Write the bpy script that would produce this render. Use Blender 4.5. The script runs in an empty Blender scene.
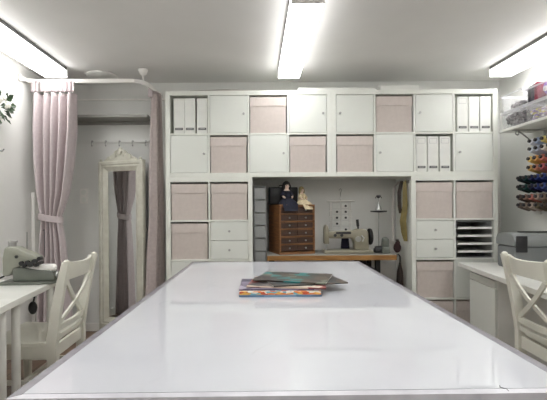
import bpy, bmesh, math, random
from mathutils import Vector, Matrix
R = math.radians
PI = math.pi
random.seed(7)
scn = bpy.context.scene
col = scn.collection

# ------------------------------------------------------------------ materials
def lin(c):
    c = c / 255.0
    return c / 12.92 if c <= 0.04045 else ((c + 0.055) / 1.055) ** 2.4
def rgb(r, g, b):
    return (lin(r), lin(g), lin(b), 1.0)

def mat(name, c, rough=0.5, metal=0.0, c2=None, scale=8.0, bump=0.0, bscale=60.0, detail=3.0, emit=0.0, coat=0.0, stretch=None, spec=0.5):
    m = bpy.data.materials.new(name); m.use_nodes = True
    nt = m.node_tree; b = nt.nodes['Principled BSDF']
    b.inputs['Roughness'].default_value = rough
    b.inputs['Metallic'].default_value = metal
    b.inputs['Specular IOR Level'].default_value = spec
    if coat: b.inputs['Coat Weight'].default_value = coat
    col1 = rgb(*c)
    b.inputs['Base Color'].default_value = col1
    tc = nt.nodes.new('ShaderNodeTexCoord'); mp = nt.nodes.new('ShaderNodeMapping')
    nt.links.new(tc.outputs['Object'], mp.inputs['Vector'])
    if stretch: mp.inputs['Scale'].default_value = stretch
    if c2 is None:
        c2 = tuple(max(0, v * 0.97) for v in c)
    n = nt.nodes.new('ShaderNodeTexNoise'); n.inputs['Scale'].default_value = scale; n.inputs['Detail'].default_value = detail
    nt.links.new(mp.outputs['Vector'], n.inputs['Vector'])
    rp = nt.nodes.new('ShaderNodeValToRGB')
    rp.color_ramp.elements[0].position = 0.35; rp.color_ramp.elements[1].position = 0.65
    rp.color_ramp.elements[0].color = rgb(*c2); rp.color_ramp.elements[1].color = col1
    nt.links.new(n.outputs['Fac'], rp.inputs['Fac']); nt.links.new(rp.outputs['Color'], b.inputs['Base Color'])
    if bump:
        n2 = nt.nodes.new('ShaderNodeTexNoise'); n2.inputs['Scale'].default_value = bscale; n2.inputs['Detail'].default_value = 4
        nt.links.new(mp.outputs['Vector'], n2.inputs['Vector'])
        bp = nt.nodes.new('ShaderNodeBump'); bp.inputs['Strength'].default_value = bump; bp.inputs['Distance'].default_value = 0.01
        nt.links.new(n2.outputs['Fac'], bp.inputs['Height']); nt.links.new(bp.outputs['Normal'], b.inputs['Normal'])
    if emit:
        b.inputs['Emission Color'].default_value = (1, 1, 0.985, 1); b.inputs['Emission Strength'].default_value = emit
    return m

def clear_plastic(name, c, op):
    m = bpy.data.materials.new(name); m.use_nodes = True
    nt = m.node_tree; b = nt.nodes['Principled BSDF']
    b.inputs['Base Color'].default_value = rgb(*c); b.inputs['Roughness'].default_value = 0.25
    t = nt.nodes.new('ShaderNodeBsdfTransparent'); mx = nt.nodes.new('ShaderNodeMixShader')
    n = nt.nodes.new('ShaderNodeTexNoise'); n.inputs['Scale'].default_value = 12
    mr = nt.nodes.new('ShaderNodeMapRange'); mr.inputs['To Min'].default_value = op - 0.06; mr.inputs['To Max'].default_value = op + 0.06
    nt.links.new(n.outputs['Fac'], mr.inputs['Value']); nt.links.new(mr.outputs['Result'], mx.inputs['Fac'])
    nt.links.new(t.outputs[0], mx.inputs[1]); nt.links.new(b.outputs[0], mx.inputs[2])
    nt.links.new(mx.outputs[0], nt.nodes['Material Output'].inputs['Surface'])
    return m

def cover_mat(name, cols, scale):
    m = bpy.data.materials.new(name); m.use_nodes = True
    nt = m.node_tree; b = nt.nodes['Principled BSDF']; b.inputs['Roughness'].default_value = 0.3
    tc = nt.nodes.new('ShaderNodeTexCoord'); v = nt.nodes.new('ShaderNodeTexVoronoi'); v.inputs['Scale'].default_value = scale
    mp = nt.nodes.new('ShaderNodeMapping'); mp.inputs['Scale'].default_value = (1, 1.4, 3)
    nt.links.new(tc.outputs['Object'], mp.inputs['Vector']); nt.links.new(mp.outputs['Vector'], v.inputs['Vector'])
    sp = nt.nodes.new('ShaderNodeSeparateColor'); nt.links.new(v.outputs['Color'], sp.inputs['Color'])
    rp = nt.nodes.new('ShaderNodeValToRGB'); rp.color_ramp.interpolation = 'CONSTANT'
    els = rp.color_ramp.elements
    els[0].color = rgb(*cols[0]); els[1].position = 1.0 / len(cols); els[1].color = rgb(*cols[1])
    for i in range(2, len(cols)):
        e = els.new(i / len(cols)); e.color = rgb(*cols[i])
    nt.links.new(sp.outputs['Red'], rp.inputs['Fac']); nt.links.new(rp.outputs['Color'], b.inputs['Base Color'])
    return m

def marble_laminate():
    m = mat('white_laminate', (206, 208, 215), rough=0.5, c2=(202, 204, 211), scale=5, spec=0.2, coat=1.0)
    m.node_tree.nodes['Principled BSDF'].inputs['Coat Roughness'].default_value = 0.02
    m.node_tree.nodes['Principled BSDF'].inputs['Coat IOR'].default_value = 1.62
    nt = m.node_tree; b = nt.nodes['Principled BSDF']
    tc = nt.nodes.new('ShaderNodeTexCoord')
    # thin scattered scratches (wear)
    w = nt.nodes.new('ShaderNodeTexWave'); w.inputs['Scale'].default_value = 1.7; w.inputs['Distortion'].default_value = 14; w.inputs['Detail'].default_value = 3
    nt.links.new(tc.outputs['Object'], w.inputs['Vector'])
    n = nt.nodes.new('ShaderNodeTexNoise'); n.inputs['Scale'].default_value = 7
    nt.links.new(tc.outputs['Object'], n.inputs['Vector'])
    r1 = nt.nodes.new('ShaderNodeMapRange'); r1.inputs['From Min'].default_value = 0.985; r1.inputs['From Max'].default_value = 1.0
    nt.links.new(w.outputs['Fac'], r1.inputs['Value'])
    r2 = nt.nodes.new('ShaderNodeMapRange'); r2.inputs['From Min'].default_value = 0.55; r2.inputs['From Max'].default_value = 0.7
    nt.links.new(n.outputs['Fac'], r2.inputs['Value'])
    mu = nt.nodes.new('ShaderNodeMath'); mu.operation = 'MULTIPLY'
    nt.links.new(r1.outputs[0], mu.inputs[0]); nt.links.new(r2.outputs[0], mu.inputs[1])
    mu2 = nt.nodes.new('ShaderNodeMath'); mu2.operation = 'MULTIPLY'; mu2.inputs[1].default_value = 0.12
    nt.links.new(mu.outputs[0], mu2.inputs[0])
    mx = nt.nodes.new('ShaderNodeMix'); mx.data_type = 'RGBA'
    src = b.inputs['Base Color'].links[0].from_socket
    nt.links.new(mu2.outputs[0], mx.inputs['Factor']); nt.links.new(src, mx.inputs['A']); mx.inputs['B'].default_value = rgb(150, 148, 156)
    nt.links.new(mx.outputs['Result'], b.inputs['Base Color'])
    return m

def plank_floor():
    m = bpy.data.materials.new('dark_wood_floor'); m.use_nodes = True
    nt = m.node_tree; b = nt.nodes['Principled BSDF']; b.inputs['Roughness'].default_value = 0.4
    tc = nt.nodes.new('ShaderNodeTexCoord'); mp = nt.nodes.new('ShaderNodeMapping'); mp.inputs['Rotation'].default_value = (0, 0, PI / 2)
    br = nt.nodes.new('ShaderNodeTexBrick'); br.inputs['Scale'].default_value = 1.0
    br.inputs['Brick Width'].default_value = 1.2; br.inputs['Row Height'].default_value = 0.14; br.inputs['Mortar Size'].default_value = 0.003
    br.inputs['Color1'].default_value = rgb(120, 98, 82); br.inputs['Color2'].default_value = rgb(98, 79, 66); br.inputs['Mortar'].default_value = rgb(30, 24, 22)
    nt.links.new(tc.outputs['Object'], mp.inputs['Vector']); nt.links.new(mp.outputs['Vector'], br.inputs['Vector'])
    nt.links.new(br.outputs['Color'], b.inputs['Base Color'])
    return m

M = {}
M['wall'] = mat('painted_wall', (225, 225, 222), rough=0.8, c2=(221, 221, 218), scale=3, bump=0.05, bscale=90)
M['ceiling'] = mat('painted_ceiling', (232, 231, 229), rough=0.9, c2=(229, 228, 226), scale=3)
M['floor'] = plank_floor()
M['unit'] = mat('white_foil', (226, 228, 221), rough=0.35, c2=(223, 225, 218), scale=4)
M['door'] = mat('white_lacquer', (222, 225, 219), rough=0.3, c2=(219, 222, 216), scale=3)
M['pink'] = mat('pink_fabric', (203, 193, 187), rough=0.85, c2=(197, 187, 181), scale=30, bump=0.25, bscale=260)
M['pinklid'] = mat('pink_fabric_lid', (210, 200, 194), rough=0.85, c2=(204, 194, 188), scale=30, bump=0.25, bscale=260)
M['binder'] = mat('white_card', (228, 229, 224), rough=0.5)
M['dark'] = mat('dark_grey_metal', (62, 62, 64), rough=0.45, metal=0.4)
M['labelgrey'] = mat('grey_print', (178, 179, 178), rough=0.6)
M['steel'] = mat('brushed_steel', (176, 176, 174), rough=0.35, metal=0.9)
M['top'] = marble_laminate()
M['shelfgrey'] = mat('grey_painted_board', (150, 149, 144), rough=0.6)
M['frontband'] = mat('pale_front_band', (214, 213, 220), rough=0.3, c2=(196, 195, 203), scale=18)
M['grey'] = mat('smoke_grey_plastic', (158, 159, 160), rough=0.5)
M['alu'] = mat('grey_edge_band', (134, 131, 138), rough=0.3, c2=(112, 109, 116), scale=25)
M['desk'] = mat('white_desk', (229, 229, 224), rough=0.3)
M['chair'] = mat('white_painted_wood', (222, 221, 210), rough=0.4, c2=(217, 216, 205), scale=10)
M['curtain'] = mat('rose_curtain', (198, 187, 188), rough=0.9, c2=(191, 179, 181), scale=40, bump=0.15, bscale=300)
M['curtaindark'] = mat('dusty_rose_curtain', (192, 180, 178), rough=0.9, c2=(182, 169, 168), scale=40, bump=0.15, bscale=300)
M['curtain_head'] = mat('pale_curtain_heading', (214, 203, 205), rough=0.9, c2=(205, 192, 195), scale=60)
M['rail'] = mat('white_metal_rail', (236, 234, 230), rough=0.35)
M['cream'] = mat('cream_painted_frame', (208, 206, 194), rough=0.5, c2=(196, 193, 180), scale=14, bump=0.1, bscale=40)
M['mirror'] = mat('mirror_glass', (235, 238, 238), rough=0.015, metal=1.0, c2=(234, 237, 237))
M['lamp'] = mat('lit_diffuser', (250, 250, 248), rough=0.5, emit=9.2)
M['lampside'] = mat('lit_diffuser_edge', (250, 250, 248), rough=0.5, emit=3.4)
M['lampend'] = mat('lamp_housing', (120, 120, 118), rough=0.5)
M['lampoff'] = mat('opal_glass', (222, 222, 218), rough=0.4)
M['darkwood'] = mat('dark_chest_wood', (80, 54, 40), rough=0.45, c2=(56, 38, 30), scale=6, stretch=(1, 1, 10), bump=0.08)
M['midwood'] = mat('brown_chest_wood', (146, 100, 60), rough=0.45, c2=(106, 70, 42), scale=6, stretch=(1, 1, 10), bump=0.08)
M['oak'] = mat('honey_wood_edge', (160, 118, 66), rough=0.45, c2=(138, 98, 52), scale=9, stretch=(1, 6, 6))
M['black'] = mat('black_plastic', (30, 30, 32), rough=0.4)
M['iron'] = mat('black_iron', (34, 33, 34), rough=0.5, metal=0.3)
M['machine'] = mat('beige_enamel', (146, 141, 124), rough=0.35, c2=(136, 131, 114), scale=9)
M['greygreen'] = mat('pale_grey_green_enamel', (150, 151, 139), rough=0.35, c2=(140, 141, 129), scale=9)
M['basegrey'] = mat('mid_grey_enamel', (108, 112, 104), rough=0.4, c2=(98, 102, 95), scale=9)
M['navy'] = mat('navy_thread', (30, 30, 56), rough=0.8, bump=0.2, bscale=200)
M['dollskin'] = mat('porcelain', (232, 206, 190), rough=0.35)
M['dollhair'] = mat('black_hair', (22, 19, 19), rough=0.6, bump=0.3, bscale=120)
M['dollblond'] = mat('ash_hair', (128, 112, 74), rough=0.6, bump=0.3, bscale=120)
M['navydress'] = mat('navy_dress_cloth', (30, 33, 52), rough=0.9, c2=(18, 19, 30), scale=40)
M['creamdress'] = mat('cream_dress_cloth', (222, 208, 176), rough=0.9, c2=(196, 180, 148), scale=40)
M['case'] = mat('silver_grey_plastic', (138, 141, 141), rough=0.35, c2=(132, 135, 135), scale=6)
M['casebody'] = mat('grey_plastic', (118, 121, 122), rough=0.4)
M['bin'] = clear_plastic('clear_plastic', (244, 244, 247), 0.13)
M['binlid'] = clear_plastic('milky_plastic', (244, 244, 247), 0.38)
M['drawerplastic'] = clear_plastic('frosted_plastic', (168, 170, 170), 0.72)
M['scrapsdark'] = cover_mat('dark_haberdashery', [(52, 46, 48), (92, 84, 88), (40, 36, 40), (128, 118, 122), (66, 54, 52)], 38)
M['scrapslight'] = cover_mat('bright_haberdashery', [(232, 226, 230), (226, 212, 120), (196, 180, 200), (240, 238, 240), (150, 130, 178)], 22)
M['olive'] = mat('olive_leather', (128, 114, 66), rough=0.6, c2=(106, 94, 52), scale=18)
M['darkleather'] = mat('dark_brown_leather', (52, 40, 34), rough=0.55, c2=(40, 31, 27), scale=18)
M['greystrap'] = mat('pale_grey_webbing', (176, 170, 166), rough=0.8)
M['maroon'] = mat('maroon_cloth', (58, 30, 32), rough=0.8, c2=(44, 22, 26), scale=30)
M['leaf'] = mat('dark_green_leaf', (54, 78, 48), rough=0.5, c2=(36, 56, 34), scale=30)
M['petal'] = mat('white_petal', (240, 238, 228), rough=0.6)
M['paper'] = mat('white_paper', (236, 236, 232), rough=0.7)
M['seat'] = M['chair']

# ------------------------------------------------------------------ mesh helpers
def merge(bm, t, mtx=None):
    if mtx is not None: bmesh.ops.transform(t, matrix=mtx, verts=t.verts)
    me = bpy.data.meshes.new('t'); t.to_mesh(me); t.free(); bm.from_mesh(me); bpy.data.meshes.remove(me)

def box(bm, x0, x1, y0, y1, z0, z1, bev=0.0, seg=2, mtx=None):
    t = bmesh.new(); bmesh.ops.create_cube(t, size=1)
    bmesh.ops.transform(t, matrix=Matrix.Translation(((x0 + x1) / 2, (y0 + y1) / 2, (z0 + z1) / 2)) @ Matrix.Diagonal((abs(x1 - x0), abs(y1 - y0), abs(z1 - z0), 1)), verts=t.verts)
    if bev: bmesh.ops.bevel(t, geom=list(t.edges), offset=bev, segments=seg, affect='EDGES', profile=0.5)
    merge(bm, t, mtx); return bm

def cone(bm, p0, p1, r0, r1, seg=20):
    p0, p1 = Vector(p0), Vector(p1); d = p1 - p0
    t = bmesh.new(); bmesh.ops.create_cone(t, cap_ends=True, segments=seg, radius1=r0, radius2=r1, depth=d.length)
    q = Vector((0, 0, 1)).rotation_difference(d.normalized())
    merge(bm, t, Matrix.Translation((p0 + p1) / 2) @ q.to_matrix().to_4x4()); return bm

def cyl(bm, p0, p1, r, seg=20): return cone(bm, p0, p1, r, r, seg)

def ball(bm, c, r, sx=1, sy=1, sz=1, u=16, v=10):
    t = bmesh.new(); bmesh.ops.create_uvsphere(t, u_segments=u, v_segments=v, radius=r)
    merge(bm, t, Matrix.Translation(c) @ Matrix.Diagonal((sx, sy, sz, 1))); return bm

def tube(bm, pts, r, seg=10):
    pts = [Vector(p) for p in pts]; rings = []
    up = Vector((0, 0, 1))
    for i, p in enumerate(pts):
        d = (pts[min(i + 1, len(pts) - 1)] - pts[max(i - 1, 0)]).normalized()
        a = d.cross(up)
        if a.length < 1e-3: a = d.cross(Vector((1, 0, 0)))
        a.normalize(); b = d.cross(a).normalized()
        rr = r[i] if isinstance(r, (list, tuple)) else r
        rings.append([bm.verts.new(p + a * math.cos(2 * PI * k / seg) * rr + b * math.sin(2 * PI * k / seg) * rr) for k in range(seg)])
    for i in range(len(rings) - 1):
        for k in range(seg):
            bm.faces.new((rings[i][k], rings[i][(k + 1) % seg], rings[i + 1][(k + 1) % seg], rings[i + 1][k]))
    bm.faces.new(rings[0][::-1]); bm.faces.new(rings[-1]); return bm

def strip(bm, pts, w, th, wdir):
    """rectangular section bar following pts; wdir = direction of the width"""
    pts = [Vector(p) for p in pts]; wv = Vector(wdir).normalized(); rings = []
    for i, p in enumerate(pts):
        d = (pts[min(i + 1, len(pts) - 1)] - pts[max(i - 1, 0)]).normalized()
        n = d.cross(wv).normalized()
        ww = w[i] if isinstance(w, (list, tuple)) else w
        rings.append([bm.verts.new(p + wv * sx * ww / 2 + n * sy * th / 2) for sx, sy in ((-1, -1), (1, -1), (1, 1), (-1, 1))])
    for i in range(len(rings) - 1):
        for k in range(4):
            bm.faces.new((rings[i][k], rings[i][(k + 1) % 4], rings[i + 1][(k + 1) % 4], rings[i + 1][k]))
    bm.faces.new(rings[0][::-1]); bm.faces.new(rings[-1]); return bm

def prism(bm, poly, y0, y1, axis='y', bev=0.0):
    """polygon (a,b) extruded; axis y: (x,z), axis z: (x,y), axis x: (y,z)"""
    t = bmesh.new()
    def P(a, b, c):
        return {'y': (a, c, b), 'z': (a, b, c), 'x': (c, a, b)}[axis]
    v0 = [t.verts.new(P(a, b, y0)) for a, b in poly]; v1 = [t.verts.new(P(a, b, y1)) for a, b in poly]
    n = len(poly)
    t.faces.new(v0); t.faces.new(v1[::-1])
    for i in range(n): t.faces.new((v0[i], v0[(i + 1) % n], v1[(i + 1) % n], v1[i]))
    bmesh.ops.recalc_face_normals(t, faces=t.faces)
    if bev: bmesh.ops.bevel(t, geom=list(t.edges), offset=bev, segments=2, affect='EDGES', profile=0.5)
    merge(bm, t); return bm

def lathe(bm, prof, c=(0, 0, 0), seg=24):
    c = Vector(c); rings = []
    for r, z in prof:
        r = max(r, 1e-4)
        rings.append([bm.verts.new(c + Vector((r * math.cos(2 * PI * k / seg), r * math.sin(2 * PI * k / seg), z))) for k in range(seg)])
    for i in range(len(rings) - 1):
        for k in range(seg): bm.faces.new((rings[i][k], rings[i][(k + 1) % seg], rings[i + 1][(k + 1) % seg], rings[i + 1][k]))
    bm.faces.new(rings[0][::-1]); bm.faces.new(rings[-1]); return bm

def hollow(bm, x0, x1, y0, y1, z0, z1, th, taper=0.0):
    """open-topped box with wall thickness"""
    t = bmesh.new()
    def ring(ix, z, tp): return [t.verts.new((x, y, z)) for x, y in ((x0 + ix + tp, y0 + ix + tp), (x1 - ix - tp, y0 + ix + tp), (x1 - ix - tp, y1 - ix - tp), (x0 + ix + tp, y1 - ix - tp))]
    a = ring(0, z0, taper); b = ring(0, z1, 0); c = ring(th, z1, 0); d = ring(th, z0 + th, taper)
    t.faces.new(a[::-1]); t.faces.new(d)
    for p, q in ((a, b), (b, c), (c, d)):
        for k in range(4): t.faces.new((p[k], p[(k + 1) % 4], q[(k + 1) % 4], q[k]))
    merge(bm, t); return bm

def obj(name, bm, m, parent=None, smooth=False, loc=None):
    bmesh.ops.recalc_face_normals(bm, faces=bm.faces)
    me = bpy.data.meshes.new(name); bm.to_mesh(me); bm.free()
    if smooth:
        for p in me.polygons: p.use_smooth = True
        try: me.set_sharp_from_angle(angle=R(40))
        except Exception: pass
    me.materials.append(m)
    o = bpy.data.objects.new(name, me); col.objects.link(o)
    if parent: o.parent = parent
    if loc: o.location = loc
    return o

def thing(name, label, cat, loc=(0, 0, 0), rz=0.0, group=None):
    o = bpy.data.objects.new(name, None); o.empty_display_size = 0.05; col.objects.link(o)
    o.location = loc; o.rotation_euler = (0, 0, rz)
    return tag(o, label, cat, group)
def tag(o, label, cat, group=None):
    o['label'] = label; o['category'] = cat
    if group: o['group'] = group
    return o
def struct(name, bm, m):
    o = obj(name, bm, m); o['kind'] = 'structure'; return o
def dup(root, loc, rz=None, label=None, group=None):
    r = root.copy(); col.objects.link(r); r.location = loc
    if rz is not None: r.rotation_euler = (0, 0, rz)
    if label: r['label'] = label
    if group: r['group'] = group
    for ch in list(root.children):
        c = ch.copy(); col.objects.link(c); c.parent = r
        for g in list(ch.children):
            d = g.copy(); col.objects.link(d); d.parent = c
    return r
B = bmesh.new

# ------------------------------------------------------------------ room
XL, XR, YB, YF, H = -2.02, 2.42, 3.91, -2.2, 2.45
struct('floor', box(B(), XL - .1, XR + .1, YF - .1, YB + .1, -0.05, 0), M['floor'])
struct('ceiling', box(B(), XL - .1, XR + .1, YF - .1, YB + .1, H, H + .05), M['ceiling'])
struct('wall_back', box(B(), XL - .1, XR + .1, YB, YB + .1, 0, H), M['wall'])
struct('wall_left', box(B(), XL - .1, XL, YF, YB, 0, H), M['wall'])
struct('wall_right', box(B(), XR, XR + .1, YF, YB, 0, H), M['wall'])
struct('wall_front', box(B(), XL - .1, XR + .1, YF - .1, YF, 0, H), M['wall'])
struct('trim_1', box(B(), XL, -0.85, YB - .012, YB, 2.275, 2.292, .003), M['rail'])
struct('baseboard_back', box(B(), XL + .014, -0.83, YB - .014, YB, 0, .08, .003), M['rail'])
struct('baseboard_left', box(B(), XL, XL + .014, YF, YB, 0, .08, .003), M['rail'])
struct('baseboard_right', box(B(), XR - .014, XR, YF, YB, 0, .08, .003), M['rail'])
struct('trim_2', box(B(), XL, XL + .03, 3.55, 3.62, .08, 1.36, .004), M['rail'])

# ------------------------------------------------------------------ ceiling lamps
def lamp(label, x, y0, y1):
    L = y1 - y0
    t = thing('ceiling_lamp', label, 'ceiling lamp', (x, y0, H), 0, 'linear ceiling lamps')
    obj('housing', box(B(), -.095, .095, .012, L - .012, -.028, 0, .002, 1), M['lampend'], t)
    obj('diffuser', box(B(), -.093, .093, .012, L - .012, -.088, -.082, .002, 1), M['lamp'], t)
    f = B()
    for sx in (-1, 1): box(f, sx * .093, sx * .088, .012, L - .012, -.0815, -.0285)
    obj('side_diffuser', f, M['lampside'], t)
    for a in ((0, .012), (L - .012, L)):
        obj('end_cap', box(B(), -.094, .094, a[0], a[1], -.09, 0, .002), M['rail'], t)
    return t
lamp('long lit ceiling lamp above the middle of the white table', .299, 2.215, 3.53)
lamp('long lit ceiling lamp along the left wall above the curtain', -1.742, 2.15, 3.47)
lamp('long lit ceiling lamp along the right wall above the thread shelf', 2.180, 2.21, 3.525)
for x, side in ((.299, 'middle'), (-1.742, 'left'), (2.180, 'right')):
    for y0 in (.35, -1.5):  # two unseen lamp rows added as fill to brighten the table
        lamp('%s ceiling fill lamp, added unseen, %s' % (side, 'just before the table end, overhead' if y0 > 0 else 'at the far rear end of the room'), x, y0, y0 + 1.315)
t = thing('ceiling_light', 'round unlit opal ceiling light behind the curtain rail', 'ceiling light', (-1.43, 3.68, H))
obj('shade', lathe(B(), [(.135, 0), (.137, -.012), (.12, -.028), (.07, -.036), (0, -.038)], seg=32), M['lampoff'], t, True)
obj('rim', lathe(B(), [(.142, -.0005), (.145, -.006), (.142, -.012), (.139, -.006)], seg=32), M['rail'], t, True)

# ------------------------------------------------------------------ wall unit
YU, DU = 3.49, 0.39
P = 0.351
def cell(i): return 0.04 + i * P
def unit(label, x0, z0, nc, nr):
    W = .08 + nc * .335 + (nc - 1) * .016; Hh = .08 + nr * .335 + (nr - 1) * .016
    t = thing('cube_shelf_unit', label, 'shelf unit', (x0, YU, z0), 0, 'cube shelving units of the wall')
    f = B()
    box(f, 0, .04, 0, DU, 0, Hh, .0015, 1); box(f, W - .04, W, 0, DU, 0, Hh, .0015, 1)
    box(f, .04, W - .04, 0, DU, 0, .04, .0015, 1); box(f, .04, W - .04, 0, DU, Hh - .04, Hh, .0015, 1)
    obj('outer_frame', f, M['unit'], t)
    for c in range(1, nc):
        x = cell(c) - .016
        obj('divider', box(B(), x, x + .016, .003, DU, .04, Hh - .04), M['unit'], t)
    for r in range(1, nr):
        z = cell(r) - .016
        for c in range(nc):
            obj('shelf', box(B(), cell(c), cell(c) + .335, .003, DU, z, z + .016), M['unit'], t)
    return t
def door(u, c, r, knob):          # r counted from the bottom of the unit
    x, z = cell(c), cell(r)
    d = obj('door', box(B(), x + .003, x + .332, .004, .022, z + .003, z + .332, .0015, 1), M['door'], u)
    kx = x + (.30 if knob == 'r' else .035)
    k = B(); cyl(k, (kx, .004, z + .168), (kx, -.010, z + .168), .0045, 12); cyl(k, (kx, -.008, z + .168), (kx, -.018, z + .168), .010, 16)
    obj('knob', k, M['steel'], d, True)
    return d
def drawers(u, c, r):
    x, z = cell(c), cell(r)
    for k in range(2):
        z0 = z + .003 + k * .166
        f = B(); box(f, x + .003, x + .332, .004, .020, z0, z0 + .162, .0015, 1); hollow(f, x + .012, x + .323, .02, .34, z0 + .01, z0 + .13, .008)
        d = obj('drawer', f, M['door'], u)
        kb = B(); kx = x + .168; cyl(kb, (kx, .004, z0 + .08), (kx, -.010, z0 + .08), .0045, 12); cyl(kb, (kx, -.008, z0 + .08), (kx, -.018, z0 + .08), .010, 16)
        obj('knob', kb, M['steel'], d, True)

X0 = -0.796
Z0, Z1 = .012, 1.480
X1 = X0 + 1.468
uTL = unit('wide eight-cell white shelf unit on top, left half of the wall unit', X0, Z1, 4, 2)
uTR = unit('wide eight-cell white shelf unit on top, right half of the wall unit', X1, Z1, 4, 2)
uLL = unit('tall white shelf unit standing at floor left of the sewing niche', X0, Z0, 2, 4)
XLR = X1 + 1.468 - .766
uLR = unit('tall white shelf unit standing at floor right of the sewing niche', XLR, Z0, 2, 4)
for u_ in (uLL, uLR): obj('plinth', box(B(), .004, .762, .006, DU, -.012, 0), M['unit'], u_)
for c, r, k in ((1, 1, 'r'), (3, 1, 'r'), (0, 0, 'r'), (2, 0, 'r')): door(uTL, c, r, k)
for c, r, k in ((0, 1, 'l'), (2, 1, 'l'), (1, 0, 'l'), (3, 0, 'l')): door(uTR, c, r, k)
door(uLL, 0, 1, 'r'); door(uLL, 1, 1, 'l'); door(uLL, 0, 0, 'r'); door(uLL, 1, 0, 'l')
drawers(uLL, 1, 2); drawers(uLR, 0, 2); door(uLR, 1, 1, 'r')

# pink fabric boxes
def make_box(label, loc):
    t = thing('fabric_box', label, 'storage box', loc, 0, 'pink fabric boxes in the wall unit')
    b = B(); hollow(b, -.158, .158, 0, .35, 0, .312, .006)
    obj('box_body', b, M['pink'], t)
    l = B(); box(l, -.1615, .1615, -.0035, .353, .312, .318, .0015, 1)
    box(l, -.1615, .1615, -.0035, -.0005, .236, .314, .001, 1)
    box(l, -.1615, -.1585, -.0005, .353, .236, .314); box(l, .1585, .1615, -.0005, .353, .236, .314)
    lid = obj('lid', l, M['pinklid'], t)
    s = B(); box(s, -.150, .150, -.0055, -.0035, .2415, .2435); obj('seam', s, M['pink'], lid)
    return t
boxes = [
    (X0, 2, Z1, 1, 'pink fabric box in the top row, between two white doors left of the lamp'),
    (X0, 1, Z1, 0, 'pink fabric box in the second row, second cell from left between two white doors'),
    (X0, 3, Z1, 0, 'pink fabric box in the second row, left one of the middle pair above the niche'),
    (X1, 0, Z1, 0, 'pink fabric box in the second row, right one of the middle pair above the niche'),
    (X1, 1, Z1, 1, 'pink fabric box in the top row, right of the lamp under a flat white carton'),
    (X0, 0, Z0, 3, 'pink fabric box in the third row beside the right curtain'),
    (X0, 1, Z0, 3, 'pink fabric box directly above the two white drawers left of the niche'),
    (X0, 0, Z0, 2, 'pink fabric box directly left of the two white drawers beside the curtain'),
    (XLR, 0, Z0, 3, 'pink fabric box directly above the two white drawers right of the niche'),
    (XLR, 1, Z0, 3, 'pink fabric box directly above the dark letter tray cell'),
    (XLR, 0, Z0, 1, 'pink fabric box directly below the two white drawers right of the niche'),
    (XLR, 0, Z0, 0, 'pink fabric box in the bottom row behind the right table edge, left one'),
    (XLR, 1, Z0, 0, 'pink fabric box in the bottom row behind the white desk pedestal'),
]
proto = None
for x0, c, z0, r, lab in boxes:
    loc = (x0 + cell(c) + .1675 + random.uniform(-.003, .003), YU + .010 + random.uniform(0, .008), z0 + cell(r) + .0005)
    rz = R(random.uniform(-.35, .35))
    if proto is None: proto = make_box(lab, loc); proto.rotation_euler.z = rz
    else: dup(proto, loc, rz, lab)

# box files
def make_file(label, loc, title):
    t = thing('box_file', label, 'box file', loc, 0, 'white box files in the wall unit')
    obj('file_body', box(B(), -.0475, .0475, 0, .26, 0, .312, .003, 1), M['binder'], t)
    h = B(); box(h, -.034, .034, -.003, 0, .030, .050, .001, 1); hp = obj('label_holder', h, M['dark'], t)
    obj('label_card', box(B(), -.026, .026, -.0038, -.003, .036, .044), M['labelgrey'], hp)
    if title:
        o = B()
        for a in ((-.034, .034, .250, .2525), (-.034, .034, .2905, .293), (-.034, -.0315, .2525, .2905), (.0315, .034, .2525, .2905)):
            box(o, a[0], a[1], -.0012, 0, a[2], a[3])
        obj('title_outline', o, M['labelgrey'], t)
    return t
zt = Z1 + cell(1) + .0005; zb = Z1 + cell(0) + .0005
xa = X0 + cell(0); xb = X1 + cell(3); xc = X1 + cell(2)
fa = make_file('white box file in the top left cell, nearest the curtain', (xa + .078, YU + .012, zt), False)
dup(fa, (xa + .175, YU + .012, zt), None, 'white box file in the top left cell, middle of the three')
dup(fa, (xa + .284, YU + .012, zt), None, 'white box file in the top left cell, beside the white door')
fb = make_file('white box file in the top right cell, left of the three', (xb + .072, YU + .012, zt), True)
dup(fb, (xb + .174, YU + .014, zt), None, 'white box file in the top right cell, middle of the three')
dup(fb, (xb + .276, YU + .012, zt), None, 'white box file in the top right cell, nearest the right wall')
dup(fb, (xc + .056, YU + .012, zb), None, 'white box file in the second row, left of the three')
dup(fb, (xc + .160, YU + .012, zb), None, 'white box file in the second row, middle of the three')
dup(fb, (xc + .266, YU + .012, zb), None, 'white box file in the second row, right beside the bottom hinged door')

# letter tray set
xt, zt2 = XLR + cell(1), Z0 + cell(2)
t = thing('letter_tray', 'dark letter tray set with four white sliding shelves, in the right shelf unit', 'letter tray', (xt + .1675, YU, zt2))
b = B(); box(b, -.160, -.154, .02, .36, 0, .325); box(b, .154, .160, .02, .36, 0, .325); box(b, -.154, .154, .352, .36, 0, .325); box(b, -.154, .154, .02, .352, 0, .005); box(b, -.154, .154, .02, .352, .320, .325)
obj('tray_case', b, M['grey'], t)
for k in range(4):
    z = .048 + k * .069
    tb = B(); box(tb, -.151, .151, -.008, .34, z, z + .006); box(tb, -.151, .151, -.010, -.004, z, z + .019, .002, 1)
    obj('tray', tb, M['paper'], t)

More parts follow.
